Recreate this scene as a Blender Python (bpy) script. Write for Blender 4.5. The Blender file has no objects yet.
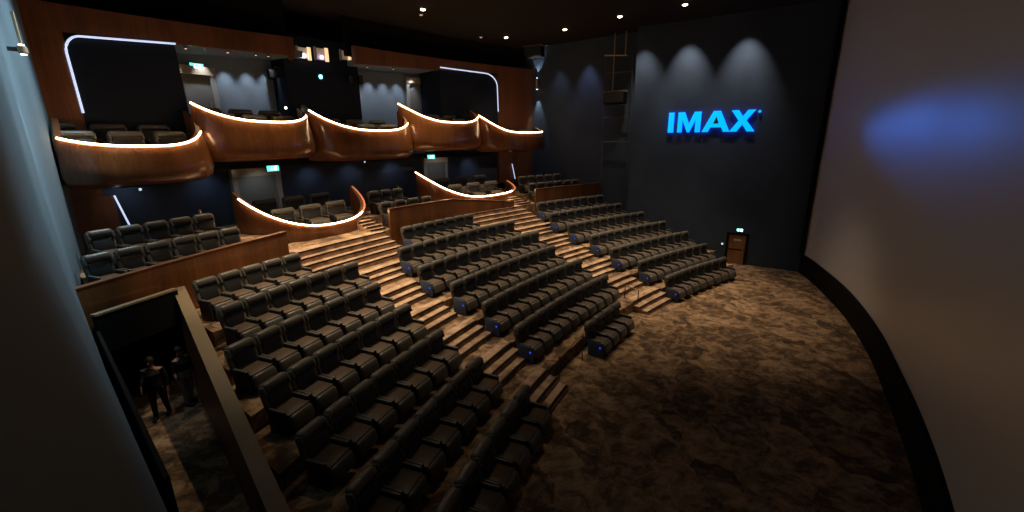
import bpy, bmesh, math, random
from mathutils import Vector, Matrix
random.seed(7)
S = bpy.context.scene
COL = S.collection
pi = math.pi
sin, cos, rad = math.sin, math.cos, math.radians

# ------------------------------------------------------------------ layout numbers (metres)
YC = -23.835          # centre of the seating arcs on the Y axis
RHO1 = 38.468         # radius of the rearmost stalls row (row 1), rows step forward from it
PITCH = 1.4626
RISE = 0.402
def rho(k): return RHO1 - (k - 1) * PITCH
def ztread(k): return (7 - k) * RISE
def P(th, r, z):
    t = rad(th); return Vector((r * sin(t), YC + r * cos(t), z))
def yon(x, r): return YC + math.sqrt(r * r - x * x)
def near_x(y): return -12.35 - .116 * (13.5 - y) if y < 13.5 else -12.35 + .192 * (y - 13.5)      # near side wall line
def far_x(y): return 13.0 - 0.077 * (y - 11.0)        # front part of the far side wall
def strip_x(y): return -10.05 - (14.45 - y) * 0.162   # vestibule side wall
def strip_z(y): return 3.25 - (14.45 - y) * 0.217
CEIL = 13.4
PF = 6.6               # depth of the wooden balcony front behind the rear stalls row

# ------------------------------------------------------------------ materials
def new_mat(name):
    m = bpy.data.materials.new(name); m.use_nodes = True
    nt = m.node_tree; b = nt.nodes['Principled BSDF']
    return m, nt, b
def setp(b, **k):
    for a, v in k.items():
        b.inputs[a.replace('_', ' ')].default_value = v
def plain(name, col, rough=.6, metal=0., bump=0., scale=60., var=.15):
    m, nt, b = new_mat(name)
    setp(b, Roughness=rough, Metallic=metal)
    if rough >= .7: setp(b, Specular_IOR_Level=.15)
    tc = nt.nodes.new('ShaderNodeTexCoord')
    n = nt.nodes.new('ShaderNodeTexNoise'); n.inputs['Scale'].default_value = scale; n.inputs['Detail'].default_value = 4
    nt.links.new(tc.outputs['Object'], n.inputs['Vector'])
    r = nt.nodes.new('ShaderNodeMapRange'); r.inputs[3].default_value = 1 - var; r.inputs[4].default_value = 1 + var
    nt.links.new(n.outputs[0], r.inputs[0])
    mx = nt.nodes.new('ShaderNodeVectorMath'); mx.operation = 'SCALE'; mx.inputs[0].default_value = col[:3]
    nt.links.new(r.outputs[0], mx.inputs['Scale']); nt.links.new(mx.outputs[0], b.inputs['Base Color'])
    if bump:
        bp = nt.nodes.new('ShaderNodeBump'); bp.inputs['Strength'].default_value = bump; bp.inputs['Distance'].default_value = .01
        nt.links.new(n.outputs[0], bp.inputs['Height']); nt.links.new(bp.outputs[0], b.inputs['Normal'])
    return m
def emis(name, col, strength):
    m, nt, b = new_mat(name)
    setp(b, Base_Color=(*[min(1, c) for c in col], 1), Emission_Color=(*col, 1), Emission_Strength=strength, Roughness=.4)
    return m
def ramp(nt, fac, stops):
    r = nt.nodes.new('ShaderNodeValToRGB'); e = r.color_ramp.elements
    e[0].position, e[0].color = stops[0][0], (*stops[0][1], 1)
    e[1].position, e[1].color = stops[-1][0], (*stops[-1][1], 1)
    for p, c in stops[1:-1]:
        x = e.new(p); x.color = (*c, 1)
    nt.links.new(fac, r.inputs[0]); return r
def texn(nt, scale, detail, vec, rough=.5):
    n = nt.nodes.new('ShaderNodeTexNoise'); n.inputs['Scale'].default_value = scale
    n.inputs['Detail'].default_value = detail; n.inputs['Roughness'].default_value = rough
    nt.links.new(vec, n.inputs['Vector']); return n
def mapped(nt, sc, rot=(0, 0, 0)):
    tc = nt.nodes.new('ShaderNodeTexCoord'); mp = nt.nodes.new('ShaderNodeMapping')
    mp.inputs['Scale'].default_value = sc; mp.inputs['Rotation'].default_value = rot
    nt.links.new(tc.outputs['Object'], mp.inputs['Vector']); return mp.outputs[0]

def wood_mat(name, dark, mid, light, rough=.28, coat=.5):
    m, nt, b = new_mat(name)
    v = mapped(nt, (7, 7, .35)); n = texn(nt, 2.2, 8, v, .6)
    v2 = mapped(nt, (1.1, 1.1, .08)); n2 = texn(nt, 1.3, 2, v2)
    ad = nt.nodes.new('ShaderNodeMath'); ad.operation = 'MULTIPLY_ADD'; ad.inputs[1].default_value = .55
    nt.links.new(n2.outputs[0], ad.inputs[0])
    hl = nt.nodes.new('ShaderNodeMath'); hl.operation = 'MULTIPLY'; hl.inputs[1].default_value = .5
    nt.links.new(n.outputs[0], hl.inputs[0]); nt.links.new(hl.outputs[0], ad.inputs[2])
    r = ramp(nt, ad.outputs[0], [(.32, dark), (.52, mid), (.72, light)])
    nt.links.new(r.outputs[0], b.inputs['Base Color'])
    setp(b, Roughness=rough, Coat_Weight=coat, Coat_Roughness=.12)
    return m
def wall_mat(name, c1, c2, bump=.4):
    m, nt, b = new_mat(name)
    v = mapped(nt, (1, 1, 1)); n = texn(nt, .55, 5, v, .65)
    v2 = mapped(nt, (9, 9, 14)); n2 = texn(nt, 3, 5, v2, .7)
    mx = nt.nodes.new('ShaderNodeMath'); mx.operation = 'MULTIPLY_ADD'; mx.inputs[1].default_value = .45
    nt.links.new(n2.outputs[0], mx.inputs[0])
    h = nt.nodes.new('ShaderNodeMath'); h.operation = 'MULTIPLY'; h.inputs[1].default_value = .55
    nt.links.new(n.outputs[0], h.inputs[0]); nt.links.new(h.outputs[0], mx.inputs[2])
    r = ramp(nt, mx.outputs[0], [(.32, c1), (.68, c2)])
    nt.links.new(r.outputs[0], b.inputs['Base Color']); setp(b, Roughness=.85)
    bp = nt.nodes.new('ShaderNodeBump'); bp.inputs['Strength'].default_value = bump; bp.inputs['Distance'].default_value = .02
    nt.links.new(n2.outputs[0], bp.inputs['Height']); nt.links.new(bp.outputs[0], b.inputs['Normal'])
    return m
def carpet_mat(name, c0, c1, c2, c3):
    m, nt, b = new_mat(name)
    v = mapped(nt, (1, 1, 1), (0, 0, .6))
    w = texn(nt, 1.1, 3, v)
    mxv = nt.nodes.new('ShaderNodeVectorMath'); mxv.operation = 'MULTIPLY_ADD'; mxv.inputs[1].default_value = (1.1, .5, 0)
    nt.links.new(w.outputs[1], mxv.inputs[0]); nt.links.new(v, mxv.inputs[2])
    vo = nt.nodes.new('ShaderNodeTexVoronoi'); vo.inputs['Scale'].default_value = 1.5; vo.inputs['Randomness'].default_value = 1
    st = nt.nodes.new('ShaderNodeVectorMath'); st.operation = 'MULTIPLY'; st.inputs[1].default_value = (1., .62, 1)
    nt.links.new(mxv.outputs[0], st.inputs[0]); nt.links.new(st.outputs[0], vo.inputs['Vector'])
    sep = nt.nodes.new('ShaderNodeSeparateColor'); nt.links.new(vo.outputs['Color'], sep.inputs[0])
    n = texn(nt, 2.6, 8, mxv.outputs[0], .72)
    f = texn(nt, 60, 3, v, .6)
    def lin(x, k, add=None):
        q = nt.nodes.new('ShaderNodeMath'); q.operation = 'MULTIPLY_ADD'; q.inputs[1].default_value = k; q.inputs[2].default_value = 0
        nt.links.new(x, q.inputs[0])
        if add is not None: nt.links.new(add, q.inputs[2])
        return q.outputs[0]
    t = lin(sep.outputs[0], .13); t = lin(n.outputs[0], .80, t); t = lin(f.outputs[0], .16, t)
    r = ramp(nt, t, [(.40, c0), (.50, c1), (.57, c2), (.68, c3)])
    nt.links.new(r.outputs[0], b.inputs['Base Color']); setp(b, Roughness=.95)
    bp = nt.nodes.new('ShaderNodeBump'); bp.inputs['Strength'].default_value = .5; bp.inputs['Distance'].default_value = .01
    nt.links.new(f.outputs[0], bp.inputs['Height']); nt.links.new(bp.outputs[0], b.inputs['Normal'])
    return m

M = {}
M['wall'] = wall_mat('blue wall fabric with shade in colour', (.022, .036, .060), (.042, .062, .094))  # same wall paint as the near side, darkened because less light reaches it
M['wall_near'] = wall_mat('blue wall with light in colour', (.070, .110, .140), (.094, .140, .174), .06)  # same wall paint as the far side, lightened for the strong wash on it
M['navy'] = wall_mat('navy wall paint', (.024, .034, .052), (.036, .05, .072))
M['panel_black'] = plain('black blue panel', (.011, .016, .028), .75)
M['recess'] = wall_mat('grey blue plaster', (.15, .19, .24), (.2, .245, .3))
M['black'] = plain('matt black', (.008, .007, .0065), .85)
M['ceiling'] = plain('charcoal ceiling', (.02, .015, .011), .9, scale=2, var=.4)
M['wood'] = wood_mat('mahogany veneer', (.085, .028, .009), (.17, .062, .020), (.26, .10, .034))
M['wood_dull'] = wood_mat('satin mahogany', (.085, .028, .010), (.15, .052, .018), (.21, .078, .028), .5, .1)
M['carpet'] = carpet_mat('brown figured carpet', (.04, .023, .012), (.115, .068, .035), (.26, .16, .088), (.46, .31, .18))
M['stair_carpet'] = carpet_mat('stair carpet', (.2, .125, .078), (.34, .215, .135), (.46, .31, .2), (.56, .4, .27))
M['nosing'] = plain('stair nosing and riser shade', (.012, .009, .008), .7)  # dark edge colour also stands for the risers lying in shade
M['cap'] = plain('beige wall cap', (.26, .195, .11), .6, scale=14, var=.12)
M['leather'] = plain('charcoal leather', (.095, .09, .078), .38, bump=.12, scale=30)
M['leather_dark'] = plain('black leather panel', (.014, .014, .014), .5, bump=.1, scale=30)
M['cushion'] = plain('grey leather with warm light tint', (.10, .068, .045), .45, bump=.12, scale=30)  # grey seat leather, browned to carry the warm downlight on the seat tops
M['shell'] = plain('black seat shell', (.012, .012, .014), .55)
M['steel'] = plain('dark steel', (.09, .08, .07), .45, .4)
M['bronze'] = plain('bronze tube', (.45, .3, .18), .45, .3)
M['brass'] = plain('brushed brass', (.5, .38, .22), .3, .8)
M['chrome'] = plain('chrome', (.6, .6, .6), .2, 1.)
M['speaker_brown'] = plain('brown speaker cloth', (.26, .17, .11), .8, bump=.2, scale=90)
M['screenbase'] = plain('black screen skirt', (.006, .005, .005), .9)
M['door_wood'] = wood_mat('door veneer', (.15, .06, .022), (.25, .105, .04), (.34, .15, .06), .4, .2)
M['frame_beige'] = plain('beige door head', (.42, .34, .25), .6)
M['frame_grey'] = plain('pale grey door frame', (.3, .3, .28), .6)
M['led_warm'] = emis('warm light strip', (1., .64, .34), 24.)
M['led_red'] = emis('amber light strip', (1., .28, .12), .55)
M['led_cool'] = emis('cool light strip', (.62, .72, 1.), 1.0)
M['lens'] = emis('warm lamp lens', (1., .8, .5), 14.)
M['lens_dim'] = emis('dim lamp lens', (1., .72, .45), .35)
M['lens_cool'] = emis('cool lamp lens', (.8, .9, 1.), 6.)
M['lens_gold_reveal'] = emis('golden lens and lit reveal', (1., .72, .38), 1.)
M['blue_dot'] = emis('blue aisle lamp', (.03, .08, 1.), 1.2)
M['exit'] = emis('exit sign face', (.12, .85, .75), 1.6)
M['exit_white'] = emis('exit sign figure', (.75, 1., 1.), 2.5)
M['booth_glass'] = emis('lit booth window', (.8, .62, .42), .12)
M['booth_cool'] = emis('projector beam lens', (.65, .75, 1.), 8.)
M['booth_violet'] = emis('violet projector lens', (.45, .35, 1.), 6.)
M['teal_lamp'] = emis('teal lamp', (.15, .75, .85), 7.)
M['letter_face'] = emis('cyan blue letter face', (.0, .47, 1.), 1.0)
M['letter_side'] = emis('deep blue letter side', (.0, .10, 1.), 5.0)
M['skin'] = plain('skin', (.45, .27, .19), .55, scale=12, var=.08)
M['cloth_dark'] = plain('dark cloth', (.02, .022, .026), .85)
M['cloth_pale'] = plain('pale grey cloth', (.34, .33, .33), .85)
M['cloth_red'] = plain('dull red cloth', (.22, .06, .06), .85)
M['hair'] = plain('dark hair', (.012, .009, .007), .6)
M['paper'] = plain('pale sign plate', (.55, .5, .42), .6)
def screen_mat():
    m, nt, b = new_mat('silver screen')
    v = mapped(nt, (1, 1, 1)); n = texn(nt, 90, 2, v)
    r = ramp(nt, n.outputs[0], [(.3, (.70, .69, .69)), (.7, (.76, .75, .75))])
    nt.links.new(r.outputs[0], b.inputs['Base Color']); setp(b, Roughness=.38, Metallic=.25)
    return m
M['screen'] = screen_mat()

# ------------------------------------------------------------------ mesh helpers
def link(name, me, parent=None, mats=()):
    o = bpy.data.objects.new(name, me); COL.objects.link(o)
    for m in mats: me.materials.append(m)
    if parent is not None: o.parent = parent
    return o
class MB:
    """collects shapes and links them as one mesh object"""
    def __init__(s): s.v = []; s.f = []; s.mi = []
    def add(s, vs, fs, mi=0):
        o = len(s.v); s.v += [tuple(x) for x in vs]; s.f += [tuple(i + o for i in f) for f in fs]; s.mi += [mi] * len(fs)
    def box(s, c, d, mi=0, rot=None):
        c = Vector(c); h = Vector(d) / 2
        vs = [Vector((x * h.x, y * h.y, z * h.z)) for x in (-1, 1) for y in (-1, 1) for z in (-1, 1)]
        if rot is not None: vs = [rot @ q for q in vs]
        s.add([c + q for q in vs], [(0, 1, 3, 2), (4, 6, 7, 5), (0, 4, 5, 1), (2, 3, 7, 6), (0, 2, 6, 4), (1, 5, 7, 3)], mi)
    def rbox(s, c, d, r=.03, n=3, mi=0, rot=None, pw=None):
        """rounded box"""
        bm = bmesh.new(); bmesh.ops.create_cube(bm, size=1)
        bmesh.ops.scale(bm, vec=d, verts=bm.verts)
        bmesh.ops.bevel(bm, geom=list(bm.edges), offset=r, segments=n, affect='EDGES', profile=.5)
        s.bm(bm, c, rot, mi)
    def bm(s, bm, c=(0, 0, 0), rot=None, mi=0):
        bm.verts.index_update(); c = Vector(c)
        vs = [c + (rot @ v.co if rot is not None else v.co) for v in bm.verts]
        s.add(vs, [[v.index for v in f.verts] for f in bm.faces], mi); bm.free()
    def tube(s, pts, r, n=8, mi=0, closed=False, caps=True):
        pts = [Vector(p) for p in pts]; L = len(pts); rings = []
        up = Vector((0, 0, 1))
        for i, p in enumerate(pts):
            a = pts[(i - 1) % L] if (closed or i > 0) else p
            b = pts[(i + 1) % L] if (closed or i < L - 1) else p
            t = (b - a).normalized(); u = up if abs(t.dot(up)) < .95 else Vector((1, 0, 0))
            x = t.cross(u).normalized(); y = x.cross(t)
            rr = r[i] if isinstance(r, (list, tuple)) else r
            rings.append([p + x * rr * cos(2 * pi * j / n) + y * rr * sin(2 * pi * j / n) for j in range(n)])
        s.loft(rings, closed_u=True, closed_v=closed, caps=caps and not closed, mi=mi)
    def loft(s, rings, closed_u=True, closed_v=False, caps=False, mi=0):
        n = len(rings[0]); L = len(rings); vs = [p for r in rings for p in r]; fs = []
        for i in range(L if closed_v else L - 1):
            for j in range(n if closed_u else n - 1):
                a = i * n + j; b = i * n + (j + 1) % n; c = ((i + 1) % L) * n + (j + 1) % n; d = ((i + 1) % L) * n + j
                fs.append((a, b, c, d))
        if caps: fs.append(tuple(range(n - 1, -1, -1))); fs.append(tuple((L - 1) * n + j for j in range(n)))
        s.add(vs, fs, mi)
    def lathe(s, prof, n=16, c=(0, 0, 0), mi=0):
        c = Vector(c)
        s.loft([[c + Vector((r * cos(2 * pi * j / n), r * sin(2 * pi * j / n), z)) for j in range(n)] for r, z in prof], caps=True, mi=mi)
    def prism(s, poly, ext, mi=0):
        """poly: list of 3D points, ext: extrusion vector"""
        e = Vector(ext); n = len(poly); a = [Vector(p) for p in poly]
        vs = a + [p + e for p in a]
        fs = [tuple(range(n - 1, -1, -1)), tuple(range(n, 2 * n))] + [(i, (i + 1) % n, n + (i + 1) % n, n + i) for i in range(n)]
        s.add(vs, fs, mi)
    def build(s, name, mats, parent=None, smooth=False, recalc=True):
        me = bpy.data.meshes.new(name); me.from_pydata(s.v, [], s.f)
        if not isinstance(mats, (list, tuple)): mats = [mats]
        for i, p in enumerate(me.polygons): p.material_index = s.mi[i]
        if recalc:
            bm = bmesh.new(); bm.from_mesh(me); bmesh.ops.recalc_face_normals(bm, faces=bm.faces); bm.to_mesh(me); bm.free()
        if smooth:
            for p in me.polygons: p.use_smooth = True
            me.set_sharp_from_angle(angle=rad(40))
        return link(name, me, parent, mats)
def empty(name, loc=(0, 0, 0), rz=0.):
    o = bpy.data.objects.new(name, None); COL.objects.link(o); o.location = loc; o.rotation_euler = (0, 0, rz)
    o.empty_display_size = .2; return o
def tag(o, label, cat, group=None, kind=None):
    o['label'] = label; o['category'] = cat
    if group: o['group'] = group
    if kind: o['kind'] = kind
    return o
def struct(o): o['kind'] = 'structure'; return o
def copy_tree(o, parent=None):
    c = o.copy(); COL.objects.link(c)
    if parent is not None: c.parent = parent
    for ch in list(o.children): copy_tree(ch, c)
    return c
ORD = ['', 'first', 'second', 'third', 'fourth', 'fifth', 'sixth', 'seventh', 'eighth', 'ninth', 'tenth', 'eleventh', 'twelfth', 'thirteenth', 'fourteenth']

# strips of the terraced floor: between two radii, between xl and xr, from z0 up to z1
def arc_strip(mb, r0, r1, z0, z1, xl, xr, n=28, mi=0):
    xs = [xl + (xr - xl) * i / n for i in range(n + 1)]
    rings = []
    for x in xs:
        y0, y1 = yon(x, r0), yon(x, r1)
        rings.append([Vector((x, y0, z0)), Vector((x, y1, z0)), Vector((x, y1, z1)), Vector((x, y0, z1))])
    mb.loft(rings, closed_u=True, caps=True, mi=mi)
# curved wall piece: angles th0..th1 (degrees), radius r0..r1, z0..z1
def arc_wall(mb, th0, th1, r0, r1, z0, z1, n=16, mi=0):
    rings = []
    for i in range(n + 1):
        t = th0 + (th1 - th0) * i / n
        a = z0(t) if callable(z0) else z0; b = z1(t) if callable(z1) else z1
        rings.append([P(t, r0, a), P(t, r1, a), P(t, r1, b), P(t, r0, b)])
    mb.loft(rings, caps=True, mi=mi)

# ------------------------------------------------------------------ setting: floor, terraces, stairs
f = MB()
f.prism([(-16, -6, -.2), (16, -6, -.2), (16, 24, -.2), (-16, 24, -.2)], (0, 0, .2))
struct(f.build('floor', M['carpet']))
RIGHT_X = {6: 11.7, 5: 12.7, 4: 13.0, 3: 13.05, 2: 13.9, 1: 13.9}
f = MB()
for k in range(6, 0, -1):
    r0 = rho(k) - 1.15; r1 = rho(k) + .3126
    if k == 1: r1 = RHO1 + 1.0
    yl = yon(-10.6, (r0 + r1) / 2)
    arc_strip(f, r0, r1, 0 if k > 3 else .3, ztread(k), strip_x(yl) + .04, RIGHT_X[k])
REAR1, REAR2 = 3.28, 3.66
arc_strip(f, RHO1 + 1.0, RHO1 + 2.62, 2.5, REAR1, -12.2, 14.1)
arc_strip(f, RHO1 + 2.62, RHO1 + 6.6, 2.5, REAR2, -11.9, 14.1)
struct(f.build('floor_terrace', M['carpet']))

def stair_run(mb, segs):
    """segs: (radius of riser front, going, z0, z1, xl, xr): carpet step with dark nosing that also paints the riser shade"""
    for r0, going, z0, z1, xl, xr in segs:
        arc_strip(mb, r0, r0 + going, z0, z1, xl, xr, 10, 0)
        arc_strip(mb, r0 - .012, r0 + .06, z1 - .035, z1 + .006, xl, xr, 10, 1)
AISLE = {  # row front edge -> x range of left and right aisle
    6: ((-5.65, -3.75), (3.1, 5.5)), 5: ((-5.65, -3.6), (3.3, 5.6)), 4: ((-5.6, -3.6), (3.4, 6.1)),
    3: ((-5.6, -3.75), (4.1, 6.3)), 2: ((-5.35, -3.6), (4.0, 6.7)), 1: ((-6.65, -2.1), (2.6, 7.4))}
for side, nm in ((0, 'stair_left_aisle'), (1, 'stair_right_aisle')):
    segs = []
    for k in range(6, 0, -1):
        e = rho(k) - 1.15; zl = ztread(k + 1); xl, xr = AISLE[k][side]
        segs.append((e - .68, .34, zl, zl + RISE / 3, xl, xr)); segs.append((e - .34, .34, zl, zl + RISE * 2 / 3, xl, xr))
        segs.append((e, .36, ztread(k) - .05, ztread(k) + .012, xl, xr))
    # upper flight from the rear stalls row up to the boxes
    xl, xr = AISLE[1][side]
    z0 = ztread(1)
    for i in range(5):
        r0 = RHO1 - .52 + i * .32
        segs.append((r0, .32 if i < 4 else .5, z0 - .1, z0 + (i + 1) * (REAR1 - z0) / 5 + (.012 if i == 4 else 0), xl + .05 * i, xr - .05 * i))
    # last steps beside the box up to the rear landing
    xa, xb = ((-2.75, -1.95) if side == 0 else (7.3, 8.3))
    for i in range(5):
        r0 = RHO1 + 1.2 + i * .28
        segs.append((r0, .3, REAR1 - .1, REAR1 + (i + 1) * .09, xa, xb))
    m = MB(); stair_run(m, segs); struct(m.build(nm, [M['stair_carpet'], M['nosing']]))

# ------------------------------------------------------------------ setting: walls and ceiling
w = MB()
def wall_quad(mb, a, b, z0, z1, t=.3, side=1, mi=0, n=1):
    a = Vector((*a, 0)); b = Vector((*b, 0)); d = (b - a).normalized(); nrm = Vector((-d.y, d.x, 0)) * t * side
    mb.prism([a + Vector((0, 0, z0)), b + Vector((0, 0, z0)), b + Vector((0, 0, z1)), a + Vector((0, 0, z1))], nrm, mi)
YB = 20.6
wall_quad(w, (near_x(-4), -4), (near_x(13.5), 13.5), 0, CEIL, .4, 1); wall_quad(w, (near_x(13.5), 13.5), (near_x(YB), YB), 0, CEIL, .4, 1)
rings = []
for y in (14.2, 12.5, 10, 7.5, 5, 2, -1):       # battered foot of the wall down to the edge of the pit
    e = -12.26 - (14.0 - y) * .075 if y > 5 else -12.93 - (5 - y) * .13
    e = max(e, near_x(y) + .01)
    rings.append([Vector((near_x(y) - .05, y, 0)), Vector((e, y, 0)), Vector((e, y, 2.95)), Vector((near_x(y) + .0, y, 6.4))])
w.loft(rings, caps=True)
struct(w.build('wall_near_side', M['wall_near']))
w = MB()
wall_quad(w, (far_x(-3), -3), (far_x(10.6), 10.6), 0, CEIL, 1.6, -1)
struct(w.build('wall_far_side', M['wall']))
w = MB()
wall_quad(w, (14.05, 10.3), (13.9, 22), 0, CEIL, .5, -1)
struct(w.build('wall_far_side_recess', M['wall']))
w = MB(); wall_quad(w, (-14.6, -3.9), (15.5, -3.9), 0, CEIL, .3, -1); struct(w.build('wall_front', M['black']))
w = MB(); arc_wall(w, -18, 20.5, RHO1 + 6.6, RHO1 + 7.0, 2.6, 6.04, 30); struct(w.build('wall_back_lower', M['navy']))
w = MB()
arc_wall(w, -18, -2.5, RHO1 + 8.8, RHO1 + 9.1, 6.3, 11.9); arc_wall(w, 2.0, 20.5, RHO1 + 8.8, RHO1 + 9.1, 6.3, 11.9)
struct(w.build('wall_back_upper', M['recess']))
w = MB(); arc_wall(w, -2.85, 2.25, RHO1 + 7.6, RHO1 + 9.2, 6.3, 12.2); struct(w.build('wall_booth', M['panel_black']))
w = MB(); arc_wall(w, -18, -3.0, RHO1 + PF + .3, RHO1 + PF + .6, 11.4, CEIL, 16); arc_wall(w, 1.0, 20.5, RHO1 + PF + .3, RHO1 + PF + .6, 11.5, CEIL, 16); arc_wall(w, -3.1, 2.3, RHO1 + 9.3, RHO1 + 9.6, 11, CEIL, 8)
struct(w.build('wall_bulkhead', M['black']))
w = MB(); w.prism([(-16, -5, CEIL), (16, -5, CEIL), (16, 24, CEIL), (-16, 24, CEIL)], (0, 0, .3)); struct(w.build('ceiling', M['ceiling']))
w = MB(); arc_wall(w, -18, 20.5, RHO1 + 6.35, RHO1 + 9.0, 6.05, 6.3, 24); struct(w.build('floor_balcony', M['black']))
w = MB(); zs = lambda t: 10.72 + .045 * (t + 9) if t < 0 else 11.05 + .035 * (t - 1.4)
arc_wall(w, -9.15, -2.3, RHO1 + PF + .02, RHO1 + 8.78, lambda t: zs(t) + .03, lambda t: zs(t) + .3, 16); arc_wall(w, 1.5, 8.25, RHO1 + PF + .02, RHO1 + 8.78, lambda t: zs(t) + .03, lambda t: zs(t) + .3, 16); struct(w.build('ceiling_recess', M['recess']))

# wooden fascia over the boxes
m = MB(); arc_wall(m, -16.4, -3.05, RHO1 + PF - .3, RHO1 + PF, zs, lambda t: zs(t) + .78, 20)
m.prism([P(-3.05, RHO1 + PF - .3, zs(-3.05)), P(-2.3, RHO1 + 7.6, zs(-3.05)), P(-2.3, RHO1 + 7.6, zs(-3.05) + .78), P(-3.05, RHO1 + PF - .3, zs(-3.05) + .78)], Vector((-.25, 0, 0)))
struct(m.build('trim_fascia_left', M['wood_dull']))
m = MB(); arc_wall(m, 1.1, 19.5, RHO1 + PF - .3, RHO1 + PF, zs, lambda t: zs(t) + .9 - .03 * t, 20)
struct(m.build('trim_fascia_right', M['wood_dull']))
# wooden portals at both ends of the balcony
m = MB(); arc_wall(m, -16.6, -13.38, RHO1 + PF - .3, RHO1 + PF + .05, 5.3, 11.0, 6); struct(m.build('trim_portal_left', M['wood']))
m = MB(); arc_wall(m, 14.2, 20, RHO1 + PF - .3, RHO1 + PF + .05, 4.0, 11.7, 8); struct(m.build('trim_portal_right', M['wood_dull']))
m = MB(); arc_wall(m, -16.5, -13.1, RHO1 + 6.2, RHO1 + 6.5, 3.6, 5.42, 6); struct(m.build('trim_panel_left', M['wood_dull']))

def panel_outline(th0, th1, z0, zr0, zr1, rad_th, rad_z, right):
    """rounded panel outline as (th, z): rounded at the outer top corner"""
    pts = []
    if not right:
        pts += [(th0 + .05, z0), (th0 + .04, 8.1), (th0, zr0 - rad_z)]
        for i in range(1, 9):
            a = pi - i * pi / 16
            pts.append((th0 + rad_th + rad_th * cos(a), zr0 - rad_z + rad_z * sin(a)))
        pts += [(th1, zr1)]
        low = (th1 + .1, z0)
    else:
        pts += [(th0, zr0)]
        for i in range(0, 9):
            a = pi / 2 - i * pi / 16
            pts.append((th1 - rad_th + rad_th * cos(a), zr1 - rad_z + rad_z * sin(a)))
        pts += [(th1 + .06, 9.0), (th1 + .1, z0)]
        low = (th0 + .1, z0)
    return pts, low
for nm, lab, args in (('light_framed_panel', 'dark blue wall panel with glowing rounded edge above the box at the near side wall', (-13.42, -9.3, 6.32, 10.45, 10.7, .62, .55, False)),
                      ('light_framed_panel', 'dark wall panel with glowing rounded edge above the far end boxes', (8.3, 14.1, 6.32, 11.44, 11.40, 1.3, .8, True))):
    pts, low = panel_outline(*args)
    t = tag(empty(nm, P(pts[0][0], RHO1 + PF - .25, pts[0][1])), lab, 'wall panel', 'light edged wall panels on the balcony')
    off = t.location
    m = MB()
    poly = pts + [low]
    fr = [P(a, RHO1 + PF - .27, z) - off for a, z in poly]; bk = [P(a, RHO1 + 8.6, z) - off for a, z in poly]
    n = len(poly)
    m.add(fr + bk, [tuple(range(n)), tuple(range(2 * n - 1, n - 1, -1))] + [(i, n + i, n + (i + 1) % n, (i + 1) % n) for i in range(n)])
    m.build('panel', M['panel_black'], t)
    m = MB(); m.tube([P(a, RHO1 + PF - .33, z) - off for a, z in pts if z > 8.05], .035, 6); m.build('light_strip', M['led_cool'], t)
# short light strips on the lower portal edges
for lab, th0, z0, th1, z1, dr in (('slim upright light strip edging the wooden panel behind the near rear seats', -13.1, 5.4, -12.75, 4.1, 6.15),
                             ('slim upright light strip beside the wooden portal under the far end box', 15.6, 5.4, 15.95, 4.3, 6.2)):
    t = tag(empty('edge_light', P(th0, RHO1 + dr, z1)), lab, 'light strip')
    off = t.location
    m = MB(); m.tube([P(th0, RHO1 + dr, z0) - off, P(th1, RHO1 + dr, z1) - off], .03, 6); m.build('light_strip', M['led_cool'], t)
    m = MB(); m.tube([P(th0, RHO1 + dr + .06, z0) - off, P(th1, RHO1 + dr + .06, z1) - off], .05, 4); m.build('channel', M['steel'], t)

# ------------------------------------------------------------------ parapets
def parapet(lab, th0, th1, z0, z1, group='curved wooden parapets before the rear seats'):
    mid = P((th0 + th1) / 2, RHO1 + 1, z0)
    t = tag(empty('wooden_parapet', mid), lab, 'parapet', group)
    m = MB(); arc_wall(m, th0, th1, RHO1 + .92, RHO1 + 1.06, z0, z1, 24); m.v = [tuple(Vector(v) - mid) for v in m.v]; m.build('panel', M['wood'], t)
    m = MB(); arc_wall(m, th0, th1, RHO1 + .90, RHO1 + 1.08, lambda a: (z1(a) if callable(z1) else z1), lambda a: (z1(a) if callable(z1) else z1) + .03, 24)
    m.v = [tuple(Vector(v) - mid) for v in m.v]; m.build('top_rail', M['wood_dull'], t)
    return t
parapet('long curved wooden parapet below the rear seats beside the near side wall', -18.35, -9.75, 2.45, lambda a: 3.85 + .027 * (a + 18.2))
parapet('curved wooden parapet between the two stairs in front of the low glowing box', -2.7, 9.7, 2.45, lambda a: 4.2 if a < 3 else 4.2 - (a - 3) * .09)
parapet('curved wooden parapet ending at the far side wall', 12.35, 20.75, 2.9, 4.16)

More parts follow.
